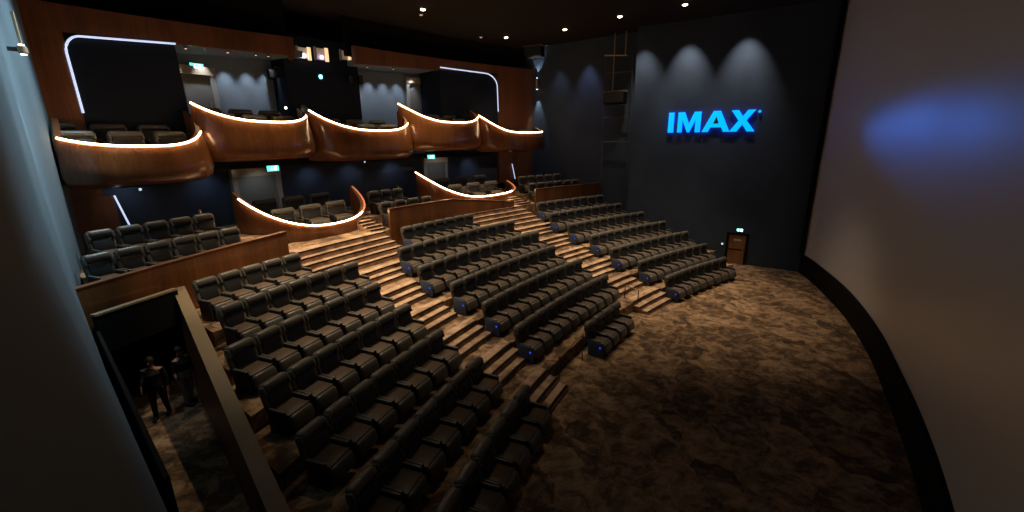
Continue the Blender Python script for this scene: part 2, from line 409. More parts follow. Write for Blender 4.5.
# ------------------------------------------------------------------ boxes (balcony pods and low tubs)
def box_rim(thc, hw, dr0, depth, zf, ex, n=48):
    """open U: left end (back) -> front -> right end (back). zf(u, s): rim height"""
    pts = []
    for i in range(n + 1):
        a = pi * i / n
        cx = -cos(a); sx = sin(a)
        u = math.copysign(abs(cx) ** (2 / ex), cx); d = 1 - sx ** (2 / ex)
        pts.append((thc + hw * u, dr0 + depth * d, zf(u, d)))
    return pts
def make_box(lab, thc, hw, dr0, depth, zf, drop, zfloor, prof, group, ex=2.6, led=(0., 1.), red=None, name='balcony_box'):
    rim = box_rim(thc, hw, dr0, depth, zf, ex)
    c = P(thc, RHO1 + dr0 + depth / 2, zfloor)
    t = tag(empty(name, c), lab, 'theatre box', group)
    rp = [P(a, RHO1 + d, z) for a, d, z in rim]
    for p in rp: p.x = min(max(p.x, near_x(p.y) + .10), 13.9 - .12)
    cen = P(thc, RHO1 + dr0 + depth, 0)
    outw = []
    for i, p in enumerate(rp):
        a = rp[max(0, i - 1)]; b = rp[min(len(rp) - 1, i + 1)]; tv = b - a; tv.z = 0; tv.normalize()
        nrm = Vector((tv.y, -tv.x, 0))
        if nrm.dot(p - cen) < 0: nrm = -nrm
        nrm.z = 0; outw.append(nrm.normalized())
    zb = min(p.z for p in rp) - drop
    rings = []
    for o_, h in prof:        # outset, fraction of the way down to the keel
        rings.append([p + nrm * o_ + Vector((0, 0, (zb - p.z) * h)) - c for p, nrm in zip(rp, outw)])
    cc = [Vector((sum(p.x for p in rp) / len(rp), sum(p.y for p in rp) / len(rp), 0))] * len(rp)
    rings.append([Vector(((p.x * .55 + q.x * .45), (p.y * .55 + q.y * .45), zb - .02)) - c for p, q in zip(rp, cc)])
    for rg in rings:
        for q in rg: q.x = min(max(q.x, near_x(q.y + c.y) + .04 - c.x), 13.84 - c.x)
    m = MB(); m.loft(rings, closed_u=False); m.build('hull', M['wood'], t, smooth=True)
    # coping + inner lining
    inn = [[p - c for p in rp], [p - nrm * .13 - c for p, nrm in zip(rp, outw)], [p - nrm * .16 - Vector((0, 0, p.z - zfloor)) - c for p, nrm in zip(rp, outw)]]
    m = MB(); m.loft(inn, closed_u=False); m.build('lining', M['wood_dull'], t, smooth=True)
    m = MB(); fl = [p - nrm * .15 for p, nrm in zip(rp, outw)]
    m.add([Vector((p.x, p.y, zfloor)) - c for p in fl], [tuple(range(len(fl)))]); m.build('deck', M['carpet'], t)
    n = len(rp); i0, i1 = int(led[0] * (n - 1)), int(led[1] * (n - 1))
    m = MB(); m.tube([p + nrm * .045 + Vector((0, 0, .0)) - c for p, nrm in list(zip(rp, outw))[i0:i1 + 1]], .03, 6); m.build('light_strip', M['led_warm'], t, smooth=True)
    if red:
        j0, j1 = int(red[0] * (n - 1)), int(red[1] * (n - 1))
        m = MB(); m.tube([p + nrm * .045 - c for p, nrm in list(zip(rp, outw))[j0:j1 + 1]], .04, 6); o = m.build('glow_strip', M['led_red'], t, smooth=True)
        o['label'] = 'dim amber strip on the back of the rim'
    return t
UPROF = [(.0, 0), (.05, .05), (.12, .25), (.2, .5), (.24, .72), (.16, .88), (-.1, .98), (-.5, 1.0)]
LPROF = [(.0, 0), (.02, .2), (.0, .6), (-.08, 1.0)]
GB = 'glowing wooden boxes along the balcony'
sheer = lambda z0, a, bl, br: (lambda u, d: z0 + a * d + (bl if u < 0 else br) * abs(u) ** 3)
make_box('wooden balcony box with light strip rim against the near side wall, lowest of the five', -12.65, 3.0, 3.97, 1.9,
         sheer(7.053, 1.0, -.17, .25), 1.25, 6.4, UPROF, GB, led=(0.2, .8))
make_box('second wooden balcony box from the near side wall, between its rounded neighbours', -6.9, 2.85, 4.0, 1.25,
         sheer(7.91, .467, .18, .2), 1.5, 7.1, UPROF, GB, led=(0.0, .82))
make_box('middle wooden balcony box below the projection booth windows', .25, 3.65, 3.98, 1.9,
         sheer(7.633, .9, .267, .2), 1.45, 6.85, UPROF, GB, led=(0.08, .8))
make_box('fourth wooden balcony box, starting behind the rounded end of the middle box', 7.2, 3.42, 4.0, 1.7,
         sheer(8.126, .608, .39, .215), 1.6, 7.28, UPROF, GB, led=(0.0, .82))
make_box('farthest wooden balcony box, ending at the far side wall', 14.6, 3.4, 3.99, 1.8,
         sheer(7.575, .566, .633, -.18), 1.25, 6.68, UPROF, GB, led=(0.06, .8))
GL = 'low wooden boxes behind the stalls'
make_box('low oval wooden box with glowing rim at the top of the nearer stairs', -5.65, 3.7, 1.985, 2.3,
         sheer(3.82, 1.26, .19, -.1), .72, 3.4, LPROF, GL, ex=2.3, led=(.05, .72), red=(.72, 1.), name='low_box')
make_box('low oval wooden box with glowing rim at the top of the farther stairs', 8.3, 4.7, 1.981, 2.35,
         sheer(3.95, .8, .65, -.31), .8, 3.5, LPROF, GL, ex=2.3, led=(.0, .72), red=(.72, 1.), name='low_box')

# ------------------------------------------------------------------ recliners
def make_recliner(w=.675, aisle=False):
    root = empty('recliner')
    hw = w / 2; cw = w - .15
    m = MB(); m.rbox((0, -.29, .17), (cw - .02, .46, .34), .03, 2); m.build('base', M['shell'], root, smooth=True)
    bm = bmesh.new(); bmesh.ops.create_grid(bm, x_segments=6, y_segments=6, size=.5)
    for v in bm.verts: v.co = Vector((v.co.x * cw, v.co.y * .50, .035 * (1 - (2 * v.co.x) ** 4) * (1 - (2 * v.co.y) ** 4)))
    ext = bmesh.ops.extrude_face_region(bm, geom=list(bm.faces))
    for v in [g for g in ext['geom'] if isinstance(g, bmesh.types.BMVert)]: v.co.z -= .13
    m = MB(); m.bm(bm, (0, -.31, .50)); m.build('seat', M['cushion'], root, smooth=True)
    m = MB(); m.rbox((0, -.60, .32), (cw + .02, .15, .32), .065, 3, rot=Matrix.Rotation(rad(-16), 3, 'X')); m.build('leg_rest', M['leather'], root, smooth=True)
    R = Matrix.Rotation(rad(-16), 3, 'X')
    m = MB(); m.rbox((0, .03, .70), (w - .03, .12, .56), .045, 3, rot=R); b = m.build('backrest', M['leather'], root, smooth=True)
    m = MB(); m.rbox((0, -.045, .70), (w - .2, .04, .34), .018, 2, rot=R); m.build('back_panel', M['leather_dark'], b, smooth=True)
    m = MB(); m.rbox((0, .06, 1.0), (w - .075, .24, .2), .085, 4, rot=R); h = m.build('headrest', M['leather'], root, smooth=True)
    for s in (-1, 1):
        m = MB(); m.rbox((s * (hw - .05), .03, .93), (.075, .16, .22), .03, 2, rot=R); m.build('head_wing', M['leather'], h, smooth=True)
        m = MB(); m.rbox((s * (hw - .035), -.28, .29), (.06, .46, .54), .02, 2); a = m.build('armrest', M['shell'], root, smooth=True)
        m = MB(); m.rbox((s * (hw - .035), -.29, .58), (.066, .44, .045), .02, 2); m.build('arm_pad', M['leather'], a, smooth=True)
    m = MB(); m.lathe([(.03, .585), (.036, .60), (.033, .60), (.028, .59)], 12, (hw - .035, -.46, 0)); m.build('cup_holder', M['steel'], root)
    if aisle:
        m = MB(); m.rbox((-hw - .005, -.34, .30), (.03, .56, .52), .015, 2); sp = m.build('side_panel', M['aisle_panel'], root, smooth=True)
        m = MB(); m.box((-hw - .026, -.5, .38), (.012, .035, .05)); l = m.build('aisle_light', M['blue_dot'], sp); l['label'] = 'blue aisle light'
    return root
M['aisle_panel'] = plain('side panel with blue glow in colour', (.05, .08, .16), .5)  # blue glow of the aisle light is put into the panel colour
protoA = make_recliner(); protoL = make_recliner(aisle=True)
first = {id(protoA): True, id(protoL): True}
lounge = make_recliner(1.02); first[id(lounge)] = True
def put(proto, x, r, z, label, group, wide=1.):
    o = proto if first[id(proto)] else copy_tree(proto)
    first[id(proto)] = False
    th = math.asin(x / r)
    o.location = (x, YC + r * cos(th), z); o.rotation_euler = (0, 0, -th); o.scale = (wide, 1, 1)
    tag(o, label, 'cinema seat', group)
    return o
ROWN = {7: 'front row', 6: 'second row from floor', 5: 'third row from floor', 4: 'middle row', 3: 'third row from back', 2: 'second row from back', 1: 'rear row'}
BL = {  # extents of each row of each block
    'near': {1: (5, -6.75), 2: (7, -5.4), 3: (7, -5.65), 4: (7, -5.65), 5: (7, -5.75), 6: (7, -5.75), 7: (7, -5.6)},
    'centre': {1: (-2.0, 2.55), 2: (-3.45, 3.95), 3: (-3.8, 4.05), 4: (-3.6, 3.35), 5: (-3.6, 3.3), 6: (-3.8, 3.0), 7: (-1.5, 1.25)},
    'far': {1: (7.5, 13.1), 2: (6.75, 12.8), 3: (6.35, 12.75), 4: (6.15, 12.5), 5: (5.65, 12.2), 6: (5.6, 11.4), 7: (5.3, 10.5)}}
for k in range(7, 0, -1):
    r = rho(k); z = ztread(k)
    n, xr = BL['near'][k]
    t1 = math.asin(xr / r); dt = (.69 if k < 3 else .73) / r
    for i in range(n):
        th = t1 - dt * (i + .5); x = r * sin(th)
        if x < strip_x(yon(x, r) - .3) + .33: continue
        put(protoA, x, r, z, f'charcoal recliner, {ORD[i+1]} from aisle, {ROWN[k]} of the near block', 'recliners of the near side block', (.69 if k < 3 else .73) / .675 * .985)
    for blk in ('centre', 'far'):
        xl, xr = BL[blk][k]; a, b = math.asin(xl / r), math.asin(xr / r)
        n = max(1, round((b - a) * r / .69))
        for i in range(n):
            th = a + (b - a) * (i + .5) / n; x = r * sin(th)
            if blk == 'centre': w = f'charcoal recliner, {ORD[i+1]} from nearer aisle, {ROWN[k]} of the centre block'
            else: w = f'charcoal recliner, {ORD[i+1]} from aisle, {ROWN[k]}, block by the far wall'
            if i == 0: w = f'recliner with blue lit aisle side, {ROWN[k]}, ' + ('centre block' if blk == 'centre' else 'block by the far wall')
            put(protoL if i == 0 else protoA, x, r, z, w, f'recliners of the {blk} block' if blk == 'centre' else 'recliners of the far side block', (b - a) * r / n / .675 * .985)
# rear seats behind the parapets
def rear(dr, z, xs, lab):
    for i, x in enumerate(xs):
        put(protoA, x, RHO1 + dr, z, lab.format(ORD[i + 1]), 'rear recliners behind the parapets')
def lin(a, b, n): return [a + (b - a) * i / (n - 1) for i in range(n)]
rear(1.95, REAR1, lin(-11.6, -8.15, 6), 'charcoal recliner, {} from the near wall, just behind the long parapet')
rear(3.3, REAR2, lin(-11.2, -8.4, 5), 'charcoal recliner, {} from the near wall in the row behind the long parapet seats')
rear(1.95, REAR1, lin(-1.25, 1.25, 4), 'charcoal recliner, {} from the stairs, behind the middle parapet')
rear(3.3, REAR2, lin(-.9, .55, 3), 'charcoal recliner, {} from the stairs, back row behind the middle parapet')
rear(1.95, REAR1 + .05, lin(9.3, 13.0, 6), 'charcoal recliner, {} from the stairs, behind the far wall parapet')
rear(3.3, REAR2, lin(9.9, 12.9, 5), 'charcoal recliner, {} from the stairs, back row behind the far wall parapet')
# wide recliners in the boxes
def box_seats(thc, r0, z0, lab, offs=(-1.15, 0, 1.15), back=True, dz=.25, gap=1.05):
    for j in range(2 if back else 1):
        for i, o_ in enumerate(offs):
            th = rad(thc) + o_ / RHO1; r = RHO1 + r0 + j * gap
            put(lounge, r * sin(th), r, z0 + j * dz, f'wide recliner, {ORD[i+1]} from near side, {"back" if j else "front"} row, {lab}', 'wide recliners in the boxes', 1.)
box_seats(-12.7, 5.2, 6.42, 'the box at the near side wall', gap=.95)
box_seats(-6.8, 5.2, 7.12, 'the second balcony box', (-1.1, 0, 1.1), gap=.95)
box_seats(.5, 5.2, 6.87, 'the middle balcony box', (-1.2, 0, 1.2), gap=.95)
box_seats(7.2, 5.2, 7.3, 'the fourth balcony box', (-1.1, 0, 1.1), gap=.95)
box_seats(14.4, 5.2, 6.7, 'the balcony box at the far wall', (-1.1, 0, 1.1), back=False)
box_seats(-5.8, 3.35, 3.42, 'the low box by the nearer stairs', (-1.15, 0, 1.15), dz=.3, gap=1.15)
box_seats(8.2, 3.35, 3.52, 'the low box by the farther stairs', (-1.3, 0, 1.3), dz=.3, gap=1.15)

# ------------------------------------------------------------------ vestibule pit beside the near wall, with its capped side wall
m = MB()
ya, yb, yc2 = 14.35, 6.4, 1.5
def sidewall(mb, y0, y1, t0, t1, zoff0, zoff1, zb, mi=0):
    a = [Vector((strip_x(y0) + t0, y0, zb)), Vector((strip_x(y1) + t0, y1, zb)), Vector((strip_x(y1) + t0, y1, max(zb + .1, strip_z(y1) + zoff1))), Vector((strip_x(y0) + t0, y0, strip_z(y0) + zoff1))]
    mb.prism(a, (t1 - t0, 0, 0), mi)
sidewall(m, 14.15, 4.2, -.25, .0, 0, -.06, 0)
vt = tag(empty('vestibule_side_wall', (strip_x(10), 10, 0)), 'sloping dark side wall of the entrance pit with a beige cap, beside the near block', 'low wall')
for i, v in enumerate(m.v): m.v[i] = tuple(Vector(v) - vt.location)
m.build('wall_body', M['wood_dull'], vt)
m = MB(); a = [Vector((strip_x(y) + s_, y, strip_z(y) - .06)) for y, s_ in ((14.2, -.27), (4.2, -.27), (4.2, .02), (14.2, .02))]
m.prism(a, (0, 0, .07)); m.v = [tuple(Vector(v) - vt.location) for v in m.v]; m.build('cap', M['cap'], vt)
m = MB(); wall_quad(m, (-12.15, 13.1), (-10.35, 13.8), 2.3, 3.25, .12, 1)
bw = tag(empty('vestibule_lintel', (-11.1, 14.2, 2.3)), 'dark lintel wall over the entrance passage, below the long parapet', 'low wall')
m.v = [tuple(Vector(v) - bw.location) for v in m.v]; m.build('wall_body', M['black'], bw)
m = MB(); wall_quad(m, (-12.15, 13.07), (-10.35, 13.77), 3.25, 3.3, .16, 1); m.v = [tuple(Vector(v) - bw.location) for v in m.v]; m.build('cap', M['cap'], bw)
m = MB(); wall_quad(m, (-12.04, 14.4), (-12.68, 6.2), 0, 2.9, .06, -1); struct(m.build('wall_vestibule', M['black']))

# ------------------------------------------------------------------ screen
SC = [(13.68, .80), (12.6, .32), (10.5, -.42), (8.4, -1.08), (6.2, -1.6), (3.6, -2.05), (1.1, -2.32), (-1.4, -2.55), (-4, -2.66), (-7, -2.6), (-10, -2.3), (-12.8, -1.8)]
def spline(pts, n=8):
    out = []
    for i in range(len(pts) - 1):
        p0 = Vector(pts[max(0, i - 1)]); p1 = Vector(pts[i]); p2 = Vector(pts[i + 1]); p3 = Vector(pts[min(len(pts) - 1, i + 2)])
        for j in range(n):
            t = j / n
            out.append(.5 * ((2 * p1) + (p2 - p0) * t + (2 * p0 - 5 * p1 + 4 * p2 - p3) * t * t + (3 * p1 - p0 - 3 * p2 + p3) * t ** 3))
    out.append(Vector(pts[-1])); return out
sp = spline(SC)
st = tag(empty('projection_screen', (1, -2.3, 0)), 'huge curved silver cinema screen rising from a black skirt', 'screen')
o_ = st.location
m = MB(); m.loft([[Vector((p.x, p.y, 1.02)) - o_, Vector((p.x, p.y, CEIL - .05)) - o_, Vector((p.x, p.y - .05, CEIL - .05)) - o_, Vector((p.x, p.y - .05, 1.02)) - o_] for p in sp], caps=True)
m.build('screen_surface', M['screen'], st, smooth=True)
m = MB(); m.loft([[Vector((p.x, p.y + .1, 0)) - o_, Vector((p.x, p.y + .1, 1.02)) - o_, Vector((p.x, p.y - .1, 1.02)) - o_, Vector((p.x, p.y - .1, 0)) - o_] for p in sp], caps=True)
m.build('skirt', M['screenbase'], st)
m = MB(); m.box(Vector((13.56, .93, 7.15)) - o_, (.36, .12, 12.2)); m.build('side_masking', M['screenbase'], st)

# ------------------------------------------------------------------ far wall: letters, door, signs, frame, speakers
def wallpt(y, z, off=0.):
    return Vector((far_x(y) - off, y, z))
fd = (wallpt(0, 0) - wallpt(1, 0)).normalized()      # direction towards the screen = reading direction
fn = Vector((-1, -.077, 0)).normalized()             # out of the wall into the room
def polyface(mb, origin, poly, depth, mi_face=0, mi_side=1):
    n = len(poly)
    a = [origin + fd * x + Vector((0, 0, z)) for x, z in poly]; b = [p + fn * depth for p in a]
    mb.add(a + b, [tuple(range(n, 2 * n))], mi_face)
    mb.add(a + b, [tuple(range(n - 1, -1, -1))] + [(i, (i + 1) % n, n + (i + 1) % n, n + i) for i in range(n)], mi_side)
Y0 = 8.42; ZB = 7.44; HL = 1.12
sign = tag(empty('letter_sign', wallpt(6.3, ZB)), 'large glowing blue letters mounted on the dark far side wall', 'sign')
LET = {
    'letter_i': [[(0, 0), (.3, 0), (.3, 1), (0, 1)]],
    'letter_m': [[(.53, 0), (.78, 0), (.78, .62), (1.08, 0), (1.2, 0), (1.5, .62), (1.5, 0), (1.78, 0), (1.78, 1), (1.42, 1), (1.15, .42), (.88, 1), (.53, 1)]],
    'letter_a': [[(1.88, 0), (2.2, 0), (2.32, .22), (2.88, .22), (3.0, 0), (3.32, 0), (2.78, 1), (2.42, 1), (1.88, 0)][:-1]],
    'letter_x': [[(3.3, 0), (3.66, 0), (3.92, .33), (4.18, 0), (4.55, 0), (4.1, .52), (4.5, 1), (4.14, 1), (3.91, .70), (3.68, 1), (3.33, 1), (3.72, .51)]],
}
for nm, polys in LET.items():
    m = MB()
    for pl in polys:
        polyface(m, wallpt(Y0, ZB, .04) - sign.location, [(x * 4.62 / 4.55 * .98, z * HL) for x, z in pl], .08)
    if nm == 'letter_a':   # counter: a dark triangle reaching through the face
        m2 = MB(); polyface(m2, wallpt(Y0, ZB, .125) - sign.location, [(x * .995, z * HL) for x, z in [(2.45, .40), (2.75, .40), (2.6, .74)]], .004, 0, 0)
    me = m.build(nm, [M['letter_face'], M['letter_side']], sign)
    if nm == 'letter_a':
        m2.build('counter', M['navy'], me)
m = MB(); polyface(m, wallpt(Y0, ZB, .04) - sign.location, [(4.66 + .07 * cos(i * pi / 5), HL - .1 + .07 * sin(i * pi / 5)) for i in range(10)], .06)
m.build('trademark_dot', [M['letter_face'], M['letter_side']], sign)

def exit_sign(lab, loc, rz, w=.55, h=.24):
    t = tag(empty('exit_sign', loc, rz), lab, 'exit sign')
    m = MB(); m.box((0, 0, 0), (w, .07, h)); m.build('housing', M['steel'], t)
    m = MB(); m.box((0, -.045, 0), (w - .03, .02, h - .03)); f_ = m.build('face', M['exit'], t)
    m = MB()      # running figure and doorway
    m.box((-.06, -.058, .055), (.035, .006, .035)); m.box((-.07, -.058, .0), (.045, .006, .07), rot=Matrix.Rotation(.35, 3, 'Y'))
    m.box((-.10, -.058, -.055), (.07, .006, .022), rot=Matrix.Rotation(.6, 3, 'Y')); m.box((-.035, -.058, -.06), (.06, .006, .022), rot=Matrix.Rotation(-.9, 3, 'Y'))
    m.box((.10, -.058, -.005), (.12, .006, .15)); m.build('pictogram', M['exit_white'], f_)
    return t
RZF = math.atan2(-fn.x, fn.y)   # local -Y looks out of the far wall
RZF = math.atan2(fn.x, -fn.y)
def facing(nv): return math.atan2(nv.x, -nv.y)   # rotation that turns local -Y to nv
# far wall door
d = empty('door_1', wallpt(4.05, 0)); d.rotation_euler = (0, 0, facing(fn)); struct(d)
m = MB(); m.box((0, -.03, .86), (.86, .08, 1.68)); leaf = m.build('door_leaf', M['door_wood'], d)
m = MB(); m.box((0, -.075, .86), (.80, .012, .06)); m.build('push_bar', M['black'], leaf)
m = MB(); m.box((.02, -.075, 1.42), (.4, .012, .09)); m.build('name_plate', M['paper'], leaf)
m = MB(); m.box((-.5, -.04, .9), (.12, .14, 1.86)); m.box((.5, -.04, .9), (.12, .14, 1.86)); m.box((0, -.04, 1.77), (.9, .14, .12)); m.build('door_frame', M['black'], d)
m = MB(); m.box((.34, -.1, .80), (.03, .05, .2)); m.build('door_handle', M['brass'], leaf)
exit_sign('small green exit sign above the brown door on the far side wall', wallpt(3.98, 2.02, .06), facing(fn), .34, .17)
def dot_light(lab, loc, nv, mat='lens_cool', r=.05):
    t = tag(empty('wall_light', loc, facing(nv)), lab, 'wall light')
    m = MB(); bm = bmesh.new(); bmesh.ops.create_uvsphere(bm, u_segments=10, v_segments=6, radius=r); bmesh.ops.scale(bm, vec=(1, .5, 1), verts=bm.verts); m.bm(bm, (0, -.03, 0)); m.build('lens', M[mat], t, smooth=True)
    m = MB(); m.box((0, 0, 0), (r * 3, .04, r * 3)); m.build('back_plate', M['steel'], t)
    return t
M['dot_small'] = emis('small cool lamp', (.6, .75, .8), .9)
dot_light('tiny round light on the far side wall left of the brown door', wallpt(4.8, 1.1, .03), fn, 'dot_small', .06)
dot_light('tiny round light on the back wall under the box beside the near wall', P(-11.88, RHO1 + 6.53, 5.5), -P(-11.88, 1, 0) + P(0, 0, 0), 'dot_small', .05)
dot_light('tiny round light on the back wall under the middle balcony box', P(1.26, RHO1 + 6.57, 6.0), P(0, 0, 0) - P(1.26, 1, 0), 'dot_small', .05)
dot_light('teal lamp glowing on the booth wall below its windows', P(-.59, RHO1 + 7.56, 10.37), P(0, 0, 0) - P(-1.04, 1, 0), 'teal_lamp', .10)
dot_light('bright white lamp on the second balcony box behind its recliners', P(-4.4, RHO1 + 5.9, 8.62), P(0, 0, 0) - P(-4.75, 1, 0), 'lens', .05)

# steel frame hanging before the far wall with a loudspeaker in it
XR = 13.62
fr = tag(empty('speaker_frame', (XR, 12.0, 7)), 'tall dark steel ladder frame hanging in front of the far side wall', 'steel frame')
L = lambda y, z, dx=0: Vector((dx, y - 12.0, z - 7))
for y in (12.85, 11.05):
    m = MB(); m.tube([L(y, 4.6), L(y, 12.15)], .035, 6); m.build('rail', M['steel'], fr)
for z in (11.15, 8.45, 6.9):
    m = MB(); m.tube([L(12.85, z), L(11.05, z)], .05, 6); m.build('rung', M['steel'], fr)
m = MB(); m.tube([L(12.9, 12.2, -.1), L(11.4, 12.05, -.1)], .045, 6); m.build('top_bar', M['bronze'], fr)
for y, z0 in ((12.25, 9.9), (11.52, 12.05)):
    m = MB(); m.tube([L(y, z0, -.12), L(y, CEIL, -.12)], .035, 6); m.build('hanger_pole', M['bronze'], fr)
def speaker(lab, loc, nv, dims, top='speaker_brown', tilt=0., front='shell'):
    t = tag(empty('surround_speaker', loc, facing(nv)), lab, 'loudspeaker'); t.rotation_euler[0] = tilt
    w_, d_, h_ = dims
    m = MB(); m.prism([(-w_ / 2, d_ / 2, -h_ / 2), (w_ / 2, d_ / 2, -h_ / 2), (w_ / 2, -d_ / 2, -h_ / 2 + .1 * h_), (-w_ / 2, -d_ / 2, -h_ / 2 + .1 * h_)], (0, 0, h_ * .88)); m.build('cabinet', M['black'], t)
    m = MB(); m.rbox((0, -d_ / 2 - .01, .02), (w_ * .94, .04, h_ * .8), .015, 2); m.build('grille', M[front], t)
    m = MB(); m.box((0, 0, h_ * .44), (w_ * 1.04, d_ * 1.04, h_ * .12)); m.build('top_cap', M[top], t)
    m = MB(); m.tube([(0, d_ / 2, 0), (0, d_ / 2 + .16, 0)], .04, 6); m.build('bracket', M['steel'], t)
    return t
speaker('dark loudspeaker with brown top held in the steel frame by the far wall', (XR - .3, 11.95, 9.62), Vector((-1, 0, 0)), (1.35, .5, .8))
speaker('dark loudspeaker high on the far side wall above the wall lamp', (13.35, 18.2, 13.0), Vector((-1, -.2, 0)), (1.3, .6, .75))
speaker('pale brown loudspeaker high on the near side wall', (near_x(6) + .075, 6, 8.27), Vector((1, -.14, 0)), (.3, .07, .32), 'speaker_brown', 0., 'speaker_brown')
for k_, (th, z, r_) in enumerate(((-3.15, 10.35, 8.5), (-2.95, 10.45, 8.1), (1.35, 10.36, 7.32), (2.15, 10.4, 7.32))):
    speaker(['small dark loudspeaker on the lit wall behind the second balcony box, left of its pair', 'small brown loudspeaker on the lit wall behind the second balcony box, right of its pair',
             'small dark loudspeaker on the booth wall, nearer the teal lamp', 'small dark loudspeaker at the far edge of the booth wall'][k_],
            P(th, RHO1 + r_, z), P(0, 0, 0) - P(th, 1, 0), (.24, .2, .46), 'black' if k_ != 1 else 'speaker_brown')
def sconce(lab, loc, nv, h=.55, pole=0.):
    t = tag(empty('wall_sconce', loc, facing(nv)), lab, 'wall lamp')
    m = MB(); m.lathe([(.05, -h / 2), (.08, -h / 2 + .03), (.08, h / 2 - .03), (.05, h / 2)], 12, (0, -.2, 0)); m.build('body', M['bronze'], t, smooth=True)
    m = MB(); m.lathe([(.045, -h / 2 - .02), (.05, -h / 2 - .004)], 10, (0, -.2, 0)); m.build('lower_lens', M['lens_cool'], t)
    m = MB(); m.lathe([(.05, h / 2 + .004), (.045, h / 2 + .02)], 10, (0, -.2, 0)); m.build('upper_lens', M['lens_cool'], t)
    m = MB(); m.box((0, -.08, 0), (.05, .18, .08)); m.build('bracket', M['steel'], t)
    if pole:
        m = MB(); m.tube([(0, -.2, h / 2), (0, -.2, h / 2 + pole)], .025, 6); m.build('pole', M['bronze'], t)
    return t
sconce('slim bronze lamp throwing beams up and down the far side wall', (13.93, 18.2, 10.95), Vector((-1, 0, 0)), .75)
sconce('bronze wall lamp on a pole high on the near side wall', (near_x(13.4) + .08, 13.4, 9.0), Vector((1, -.14, 0)), .16, .62)

# ------------------------------------------------------------------ back wall doors, windows of the booth
def door(name, th, r, z0, w_, h_, fm, pm, lit=None):
    t = empty(name, P(th, r, z0), 0); t.rotation_euler = (0, 0, -rad(th)); struct(t)
    m = MB(); m.box((0, -.02, h_ / 2), (w_, .06, h_)); lf = m.build('door_leaf', pm, t)
    m = MB()
    m.box((-w_ / 2 - .11, -.05, h_ / 2), (.22, .22, h_)); m.box((w_ / 2 + .11, -.05, h_ / 2), (.22, .22, h_)); m.build('door_frame', fm, t)
    m = MB(); m.box((0, -.06, h_ + .17), (w_ + .44, .28, .34)); m.build('door_head', M['frame_beige'], t)
    m = MB(); m.tube([(w_ * .38, -.09, h_ * .42), (w_ * .38, -.09, h_ * .56)], .02, 6); m.build('door_handle', M['brass'], lf)
    return t
M['leaf_grey'] = plain('grey door leaf', (.17, .165, .155), .6)
door('door_2', -6.3, RHO1 + 6.55, REAR2, 1.75, 2.0, M['frame_grey'], M['leaf_grey'])
door('door_3', 7.5, RHO1 + 6.55, REAR2, 1.4, 2.1, M['frame_grey'], M['leaf_grey'])
door('door_4', -7.2, RHO1 + 8.74, 7.5, 1.15, 2.5, M['frame_grey'], M['leaf_grey'])
door('door_5', 8.0, RHO1 + 8.74, 8.1, 1.15, 2.6, M['frame_grey'], M['leaf_grey'])
def pole_exit(lab, th, r, z): exit_sign(lab, P(th, r, z), -rad(th), .55, .26)
pole_exit('exit sign above the door behind the low box by the nearer stairs', -6.25, RHO1 + 5.2, 6.02)
pole_exit('exit sign above the door behind the low box by the farther stairs', 6.3, RHO1 + 5.6, 6.15)
pole_exit('exit sign over the doorway behind the second balcony box', -7.1, RHO1 + 8.6, 10.33)
pole_exit('exit sign beside the dark panel behind the fourth balcony box', 9.75, RHO1 + 8.65, 11.0)
for n_, (t0, t1, z0, z1) in enumerate(((-2.05, -1.1, 11.15, 11.65), (-.85, .1, 11.2, 11.75), (.95, 1.75, 11.38, 11.82))):
    wn = empty(f'window_{n_+1}', P((t0 + t1) / 2, RHO1 + 7.55, z0)); struct(wn)
    c = wn.location
    m = MB(); arc_wall(m, t0, t1, RHO1 + 7.53, RHO1 + 7.56, z0, z1, 2); m.v = [tuple(Vector(v) - c) for v in m.v]; m.build('pane', M['booth_glass'], wn)
    for a, b in ((t0, t0 + .12), (t1 - .2, t1)):
        m = MB(); arc_wall(m, a, b, RHO1 + 7.48, RHO1 + 7.57, z0 - .05, z1 + .05, 2); m.v = [tuple(Vector(v) - c) for v in m.v]; m.build('window_reveal', M['lens_gold_reveal'] if b == t1 else M['frame_grey'], wn)  # golden reveal is no lamp, its emission stands for booth light on the frame
    if n_ < 2:
        m = MB(); bm = bmesh.new(); bmesh.ops.create_uvsphere(bm, u_segments=10, v_segments=8, radius=.09); m.bm(bm, P(t0 + .45, RHO1 + 7.45, z0 + .12) - c)
        m.build('projector_lens', M['booth_cool'] if n_ == 0 else M['booth_violet'], wn, smooth=True)

# ------------------------------------------------------------------ posts, rails
def post_light(lab, loc):
    t = tag(empty('post_light', loc), lab, 'post')
    m = MB(); m.lathe([(.11, 0), (.11, .02), (.03, .04), (.03, .75)], 12); m.build('post', M['steel'], t, smooth=True)
    m = MB(); m.lathe([(.05, .75), (.055, .78), (.055, 1.05), (.02, 1.1)], 12); m.build('lamp_head', M['brass'], t, smooth=True)
post_light('slim brass topped post at the end of the near rear seats', P(-10.8, RHO1 + 4.6, REAR2))
post_light('slim brass topped post at the right end of the low box by the nearer stairs', P(-1.75, RHO1 + 4.2, REAR2))
post_light('slim brass topped post behind the middle rear seats', P(1.9, RHO1 + 4.4, REAR2))
def rail(lab, pts):
    c = Vector(pts[0][0]); t = tag(empty('handrail', c), lab, 'handrail')
    tops = []
    for b, h in pts:
        b = Vector(b) - c; m = MB(); m.tube([b, b + Vector((0, 0, h))], .022, 6); m.build('post', M['steel'], t); tops.append(b + Vector((0, 0, h)))
    m = MB(); m.tube(tops, .025, 6); m.build('top_rail', M['bronze'], t)
rail('bronze topped handrail on the floor left of the short front row', [((-3.7, yon(-3.7, rho(7) - .05), 0), .95), ((-1.95, yon(-1.95, rho(7) - .05), 0), .95)])
